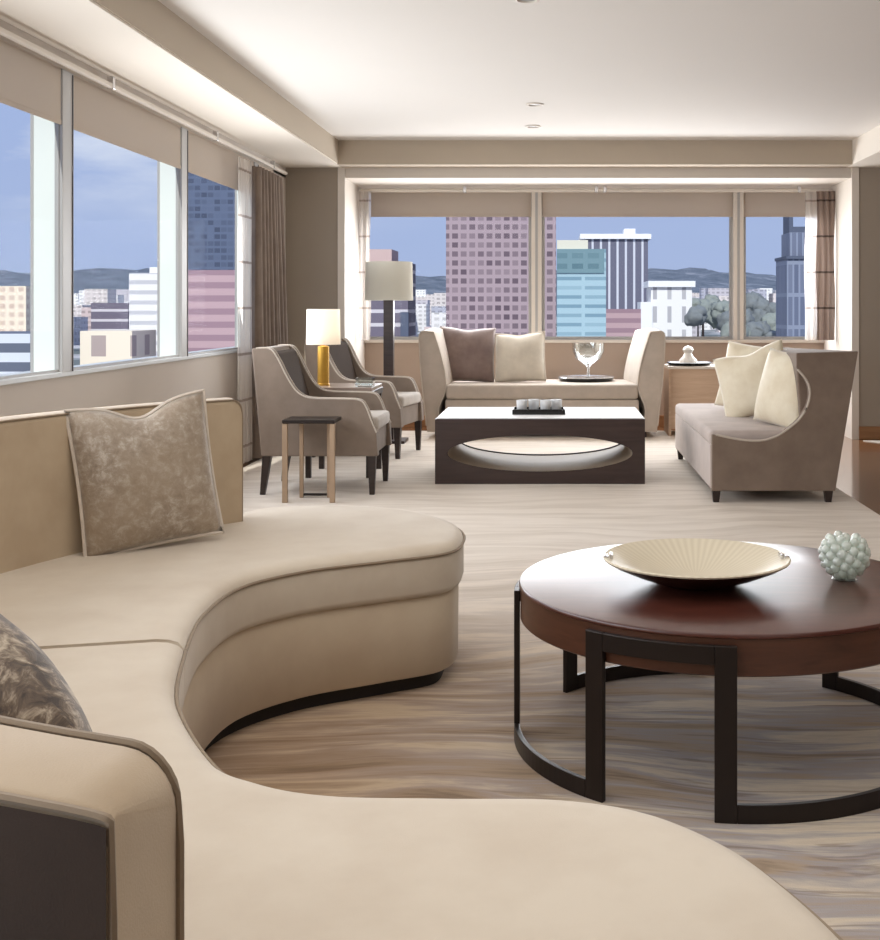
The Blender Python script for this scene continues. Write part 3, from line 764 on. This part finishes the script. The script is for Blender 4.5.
MB().box(.918, .936, .02, L - .02, .085, .345, .006).build('front_apron', 'sofa_seat', sf)
for x, y in ((.955, .04), (1.62, .04), (.955, L - .05), (1.62, L - .05)):
    b = .017; a = .026
    MB().hexa([(x - b, y - b, 0), (x + b, y - b, 0), (x + b, y + b, 0), (x - b, y + b, 0)], [(x - a, y - a, .08), (x + a, y - a, .08), (x + a, y + a, .08), (x - a, y + a, .08)]).build('foot', 'darkwood', sf)
tag(sf, 'taupe sofa on the right, end panel with a scooped arm towards the camera', 'sofa')
p = pillow('throw_pillow', .48, .48, .16, 'ivory', (1.33, 8.5, .425), math.radians(-40), math.radians(-14), math.radians(6), .0, None, 21)
tag(p, 'ivory silk pillow on the taupe sofa, farthest of the three', 'pillow', 'ivory pillows on the taupe sofa')
p = pillow('throw_pillow', .50, .46, .16, 'ivory', (1.365, 7.93, .445), math.radians(-24), math.radians(-14), math.radians(-17), .03, None, 22)
tag(p, 'ivory silk pillow facing the camera in the middle of the taupe sofa', 'pillow', 'ivory pillows on the taupe sofa')
p = pillow('throw_pillow', .46, .47, .17, 'ivory', (1.355, 7.40, .42), math.radians(-64), math.radians(-12), math.radians(6), .0, None, 23)
tag(p, 'ivory silk pillow seen edge on, against the scooped arm of the taupe sofa', 'pillow', 'ivory pillows on the taupe sofa')

# ------------------------------------------------------------------ the city
G = -22.0
t = NT('city_ground'); v = t.coord()
vo = t.n('ShaderNodeTexVoronoi'); t.l(v, vo.inputs['Vector']); vo.inputs['Scale'].default_value = .03
t.bsdf(t.mix(t.ramp(vo.outputs['Color'], [(.45, (0, 0, 0, 1)), (.6, (1, 1, 1, 1))]), lin(104, 112, 110), lin(196, 192, 192)), .9)
M['city_ground'] = t.m
struct(MB().box(-5000, 5000, 30, 6000, G - 5, G).build('ground', 'city_ground'))
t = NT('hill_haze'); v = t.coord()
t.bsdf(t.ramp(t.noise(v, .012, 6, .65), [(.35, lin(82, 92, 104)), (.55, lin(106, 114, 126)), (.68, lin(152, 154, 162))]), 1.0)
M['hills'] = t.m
m = MB(); nx, ny = 140, 14; grid = []
for j in range(ny + 1):
    row = []
    for i in range(nx + 1):
        x = -5600 + 9000 * i / nx; y = 3200 + 2400 * j / ny
        rid = math.sin(PI * min(1, j / ny * 1.05) * .62)
        h = G + rid * (158 + 50 * noise.noise((x * .0011, .3, 0)) + 34 * noise.noise((x * .006, y * .004, 2)) + 16 * noise.noise((x * .02, y * .02, 5)))
        row.append(m.bm.verts.new((x, y, h - (6 if j == 0 else 0))))
    grid.append(row)
for j in range(ny):
    for i in range(nx): m.bm.faces.new((grid[j][i], grid[j][i + 1], grid[j + 1][i + 1], grid[j + 1][i]))
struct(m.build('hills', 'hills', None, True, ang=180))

def bx(px, D): return (px - VX) * D / F
def bh(py, D): return CH + (VY - py) * D / F
def tower(name, px0, px1, py, D, depth, mat, label, parts=(), cat='building', group=None):
    xa, xb, z = bx(px0, D), bx(px1, D), bh(py, D); xc = (xa + xb) / 2
    e = empty(name, (xc, D, G))
    MB().box(xa - xc, xb - xc, 0, depth, 0, z - G).build('facade', mat, e)
    for nm, p0, p1, q0, q1, y0, y1, mt in parts:   # px/py rectangles on the front, y0..y1 local depth
        MB().box(bx(p0, D) - xc, bx(p1, D) - xc, y0, y1, bh(q1, D) - G, bh(q0, D) - G).build(nm, mt, e)
    tag(e, label, cat, group); return e
M['mauve_tower'] = facade('mauve_tower', lin(168, 148, 154), lin(92, 74, 86), 3.3, 3.45, .32, .42, jitter=.3)
M['teal_tower'] = facade('teal_tower', lin(164, 192, 202), lin(116, 148, 164), 11.0, 3.5, .12, .62, jitter=.3)
M['teal_dark'] = facade('teal_upper', lin(112, 142, 150), lin(84, 116, 126), 6.0, 4.0, .3, .5)
M['stripe_tower'] = facade('striped_tower', lin(206, 208, 218), lin(102, 102, 120), 4.85, 400, .26, -1, jitter=0)
M['white_bldg'] = facade('white_building', lin(240, 238, 236), lin(176, 174, 178), 7.5, 12, .72, .3, jitter=.1)
M['blue_tower'] = facade('blue_glass_tower', lin(88, 100, 126), lin(58, 68, 92), 3.4, 3.6, .14, .34, jitter=.5)
M['pink_bldg'] = facade('pink_building', lin(188, 158, 162), lin(156, 126, 136), 400, 4.6, -1, .52, jitter=0)
M['white_tower'] = facade('white_tower', lin(240, 236, 232), lin(200, 198, 202), 400, 4.4, -1, .60, jitter=0)
M['beige_tower'] = facade('beige_tower', lin(238, 222, 200), lin(206, 180, 160), 4.6, 4.2, .45, .45, jitter=.2)
M['slab_bldg'] = facade('slab_building', lin(206, 200, 204), lin(108, 100, 116), 400, 5.3, -1, .26, jitter=0)
M['steel_tower'] = facade('steel_tower', lin(136, 144, 164), lin(92, 100, 124), 2.6, 14, .3, .12, jitter=.2)
M['parking'] = facade('parking_decks', lin(214, 218, 226), lin(96, 102, 118), 400, 6.0, -1, .5, jitter=0)
M['cream_low'] = facade('cream_lowrise', lin(240, 226, 204), lin(168, 150, 146), 13, 14, .62, .5, jitter=.1)
M['white_roof'] = plain('white_roof', lin(246, 246, 246), .7)
M['pink_roof'] = plain('pink_parapet', lin(206, 178, 172), .7)
M['cream_roof'] = plain('cream_parapet', lin(222, 218, 200), .7)
M['steel_dark'] = plain('dark_steel', lin(84, 92, 112), .7)  # even dark steel tone for crown, cornice and stair core
tower('office_tower', 446, 556, 196, 460, 40, 'mauve_tower', 'mauve stone office tower with rows of dark windows behind the daybed')
tower('office_tower', 557, 606, 249, 456, 24, 'teal_tower', 'pale teal glass office block right of the mauve tower',
      (('upper_glazing', 557, 604, 249, 273, -.6, 0, 'teal_dark'), ('parapet', 557, 588, 240, 249, .5, 12, 'cream_roof')))
tower('office_tower', 585, 648, 239, 700, 40, 'stripe_tower', 'dark tower with white vertical stripes and a white overhanging cap',
      (('cap', 580, 651, 234, 239, -2, 42, 'white_roof'), ('roof_box', 625, 636, 228, 234, 6, 24, 'white_roof')))
tower('civic_building', 651, 692, 287, 620, 30, 'white_bldg', 'bright white building with arched windows right of the striped tower',
      (('cornice', 648, 695, 281, 287, -2, 32, 'white_roof'), ('wing', 640, 652, 302, 340, -4, 20, 'white_roof')))
tower('lowrise_block', 605, 641, 309, 560, 18, 'pink_bldg', 'low pinkish block below the striped tower')
tower('office_tower', 787, 822, 256, 520, 26, 'steel_tower', 'blue grey stepped tower beside the banded drape',
      (('setback', 791, 820, 232, 256, 3, 22, 'steel_tower'), ('crown', 791, 795, 214, 232, 4, 18, 'steel_dark'), ('crown', 795, 814, 226, 232, 4, 18, 'steel_dark'), ('cornice', 786, 823, 256, 259, -1, 27, 'steel_dark')))
tower('apartment_block', 360, 408, 262, 470, 26, 'slab_bldg', 'grey block with pale floor slabs behind the floor lamp',
      (('parapet', 362, 391, 249, 262, 2, 22, 'pink_roof'), ('stair_core', 401, 409, 312, 345, -2, 0, 'steel_dark')))
tower('office_tower', 187, 240, 172, 620, 36, 'blue_tower', 'dark blue glass tower seen through the left wall windows')
tower('apartment_block', 184, 236, 270, 420, 30, 'pink_bldg', 'pink block with banded floors in front of the blue tower')
tower('apartment_block', 129, 158, 273, 520, 22, 'white_tower', 'slim white tower with banded floors seen through the left wall windows',
      (('roof_box', 148, 158, 267, 273, 2, 18, 'white_roof'),))
tower('apartment_block', -34, 26, 286, 600, 26, 'beige_tower', 'beige block at the left photo edge', ())
tower('parking_deck', -40, 30, 333, 380, 30, 'parking', 'grey parking deck below the beige block at the left photo edge')
tower('lowrise_block', 80, 132, 331, 400, 24, 'cream_low', 'cream low building with square openings left of the slim white tower')
tower('lowrise_block', 91, 128, 303, 640, 24, 'slab_bldg', 'grey low block behind the cream low building')
cols = [lin(232, 228, 226), lin(216, 206, 202), lin(196, 190, 196), lin(240, 238, 236), lin(206, 186, 182), lin(176, 176, 188)]
LOW = [facade('lowrise_%d' % i, c, tuple(x * .55 for x in c[:3]) + (1,), 5.5, 4.2, .4, .5, jitter=.3) for i, c in enumerate(cols)]
def low_block(px0, px1, py, D, k):
    e = tower('distant_block', px0, px1, py, D, 24, LOW[k % 6], 'small pale block among the hazy city rooftops', (), 'building', 'distant city blocks')
    return e
R2 = random.Random(3)
used = [(60, 140, 540, 860), (-400, -100, 560, 680)]
for (a, b) in ((-10, 240), (395, 448), (640, 835)):
    n_ = int((b - a) / (1.5 if a == 640 else 2.4))
    for i in range(n_):
        D = R2.uniform(650, 2300); c = R2.uniform(a, b); w = R2.uniform(5, 14)
        top = R2.uniform(287, 309) if D > 1150 else R2.uniform(303, 330)
        xa_, xb_ = bx(c - w, D), bx(c + w, D)
        if any(xa_ < q[1] + 3 and xb_ > q[0] - 3 and D < q[3] + 3 and D + 24 > q[2] - 3 for q in used): continue
        used.append((xa_, xb_, D, D + 24)); low_block(c - w, c + w, top, D, i)
# trees in the city park below the far right panes
def tree(px, py, D, w, lab, k):
    x, z = bx(px, D), bh(py, D)
    e = empty('tree', (x, D, G)); H = z - G
    m = MB(); rr = random.Random(k)
    for q in range(7):
        m.sphere((rr.uniform(-.5, .5) * w, rr.uniform(-.4, .4) * w, H - w * rr.uniform(.35, .9)), w * rr.uniform(.38, .55), 3)
    for vv in m.bm.verts: vv.co += Vector((noise.noise(vv.co * .35), noise.noise(vv.co * .35 + Vector((9, 0, 0))), noise.noise(vv.co * .35 + Vector((0, 9, 0))))) * w * .18
    m.build('crown', 'leaf%d' % (k % 2), e, True, ang=180)
    MB().lathe([(w * .07, 0), (w * .04, H - w * .6)], 8).build('trunk', 'darkwood', e)
    tag(e, lab, 'tree', 'park trees beyond the far window')
for i, (c1_, c2_) in enumerate(((lin(124, 132, 126), lin(154, 158, 152)), (lin(106, 112, 114), lin(136, 140, 140)))):
    t = NT('foliage_%d' % i); t.bsdf(t.mix(t.noise(t.coord(), .5, 5), c1_, c2_), .9); M['leaf%d' % i] = t.m
tl_ = [(722, 300, 700, 9), (768, 302, 700, 9), (703, 297, 770, 9), (748, 298, 770, 10), (792, 302, 770, 9), (738, 314, 640, 7.5), (782, 314, 640, 7.5), (760, 324, 590, 7), (739, 324, 575, 6), (698, 309, 580, 5)]
for i, (px, py, D, w) in enumerate(tl_):
    tree(px, py - 2, D, w * 1.5, 'grey green park tree seen through the far window, right of the white building', i)

# ------------------------------------------------------------------ sky, sun, lamp bulb and added fill lights
w = bpy.data.worlds.new('sky'); SC.world = w; w.use_nodes = True
T = w.node_tree; T.nodes.clear()
def wn(k, **kw):
    nd = T.nodes.new(k)
    for a, b in kw.items(): setattr(nd, a, b)
    return nd
tc = wn('ShaderNodeTexCoord'); sp = wn('ShaderNodeSeparateXYZ'); T.links.new(tc.outputs['Generated'], sp.inputs[0])
rp = wn('ShaderNodeValToRGB'); e = rp.color_ramp.elements
stops = [(0.0, lin(160, 166, 180)), (.49, lin(164, 174, 200)), (.52, lin(160, 174, 210)), (.58, lin(156, 172, 212)), (.75, lin(140, 162, 212))]
while len(e) < len(stops): e.new(.5)
for k_, (p_, c_) in zip(e, stops): k_.position = p_; k_.color = c_
ma = wn('ShaderNodeMath', operation='MULTIPLY_ADD'); T.links.new(sp.outputs[2], ma.inputs[0]); ma.inputs[1].default_value = .5; ma.inputs[2].default_value = .5
T.links.new(ma.outputs[0], rp.inputs[0])
mp = wn('ShaderNodeMapping'); mp.inputs['Scale'].default_value = (2.2, 2.2, 9); T.links.new(tc.outputs['Generated'], mp.inputs[0])
no = wn('ShaderNodeTexNoise'); no.inputs['Scale'].default_value = 2.4; no.inputs['Detail'].default_value = 7; no.inputs['Roughness'].default_value = .55; T.links.new(mp.outputs[0], no.inputs['Vector'])
cr = wn('ShaderNodeValToRGB'); cr.color_ramp.elements[0].position = .40; cr.color_ramp.elements[1].position = .66; T.links.new(no.outputs['Fac'], cr.inputs[0])
# clouds gather above the hills on the left (toward -x), thin out over the far window
lf = wn('ShaderNodeMapRange'); lf.inputs[1].default_value = -.08; lf.inputs[2].default_value = -.42; lf.inputs[3].default_value = .12; lf.inputs[4].default_value = .9; T.links.new(sp.outputs[0], lf.inputs[0])
up = wn('ShaderNodeMapRange'); up.inputs[1].default_value = .05; up.inputs[2].default_value = .11; T.links.new(sp.outputs[2], up.inputs[0])
mm = wn('ShaderNodeMath', operation='MULTIPLY'); T.links.new(lf.outputs[0], mm.inputs[0]); T.links.new(up.outputs[0], mm.inputs[1])
m2 = wn('ShaderNodeMath', operation='MULTIPLY'); T.links.new(mm.outputs[0], m2.inputs[0]); T.links.new(cr.outputs[0], m2.inputs[1])
mx_ = wn('ShaderNodeMix', data_type='RGBA'); T.links.new(m2.outputs[0], mx_.inputs[0]); T.links.new(rp.outputs[0], mx_.inputs[6]); mx_.inputs[7].default_value = lin(226, 228, 236)
bg = wn('ShaderNodeBackground'); T.links.new(mx_.outputs[2], bg.inputs[0]); bg.inputs[1].default_value = 1.12
ou = wn('ShaderNodeOutputWorld'); T.links.new(bg.outputs[0], ou.inputs[0])

def light(kind, name, loc, power, color=(1, 1, 1), target=None, **kw):
    d = bpy.data.lights.new(name, kind); d.energy = power; d.color = color
    for a, b in kw.items(): setattr(d, a, b)
    o = bpy.data.objects.new(name, d); COL.objects.link(o); o.location = loc
    if target is not None: o.rotation_euler = (Vector(target) - Vector(loc)).to_track_quat('-Z', 'Y').to_euler()
    return o
light('SUN', 'sun', (0, -10, 30), 3.2, (1, .96, .9), (0 + 0.13 * 30, -10 + 30, 30 - 24), angle=.01)
def area(name, loc, target, sx, sy, power, color=(1, 1, 1)):
    return light('AREA', name, loc, power, color, target, shape='RECTANGLE', size=sx, size_y=sy)
DAY = (.95, .975, 1.0); WARM = (1, .98, .95)
area('window_daylight_boost', (XW + .08, 1.7, 1.3), (0, 1.7, 1.75), 6.4, 1.1, 92, DAY)  # area light added inside the panes to strengthen the daylight
area('window_daylight_boost', (XW + .08, 7.1, 1.35), (0, 7.1, 1.65), 3.2, 1.0, 56, DAY)  # second added area light, farther along the same windows
area('bay_daylight_boost', (.4, YW - .25, 1.45), (.4, 5, -.6), 4.2, 1.1, 135, DAY)  # added area light in the bay, brightens surfaces facing the far window
area('ceiling_fill', (.4, 2.4, HC - .04), (.4, 2.5, 0), 3.6, 4.0, 52, WARM)  # unseen overhead area light added to brighten upward faces
area('rear_fill', (2.2, -2.6, 2.0), (.2, 6, .6), 3.5, 1.4, 10, WARM)  # unseen soft fill added behind the camera
area('right_fill', (5.6, 5.0, 1.6), (0, 5.5, 1.0), 5.0, 1.5, 20, WARM)  # unseen fill added from the right side
light('POINT', 'lamp_bulb', (-1.61, 8.34, 1.02), 0.5, (1, .86, .66), shadow_soft_size=.03)

# ------------------------------------------------------------------ camera
cd = bpy.data.cameras.new('camera'); cam = bpy.data.objects.new('camera', cd); COL.objects.link(cam)
cam.location = (0, 0, CH); cam.rotation_euler = (PI / 2, 0, 0)
cd.sensor_fit = 'HORIZONTAL'; cd.sensor_width = 36; cd.lens = F / 880 * 36
cd.shift_x = (440 - VX) / 880; cd.shift_y = -(470 - VY) / 880
cd.clip_start = .05; cd.clip_end = 20000
SC.camera = cam
SC.view_settings.view_transform = 'Standard'; SC.view_settings.look = 'None'
SC.view_settings.exposure = 0.09
SC.cycles.use_denoising = True
SC.cycles.max_bounces = 10; SC.cycles.diffuse_bounces = 5; SC.cycles.transparent_max_bounces = 16
SC.cycles.sample_clamp_indirect = 6.0
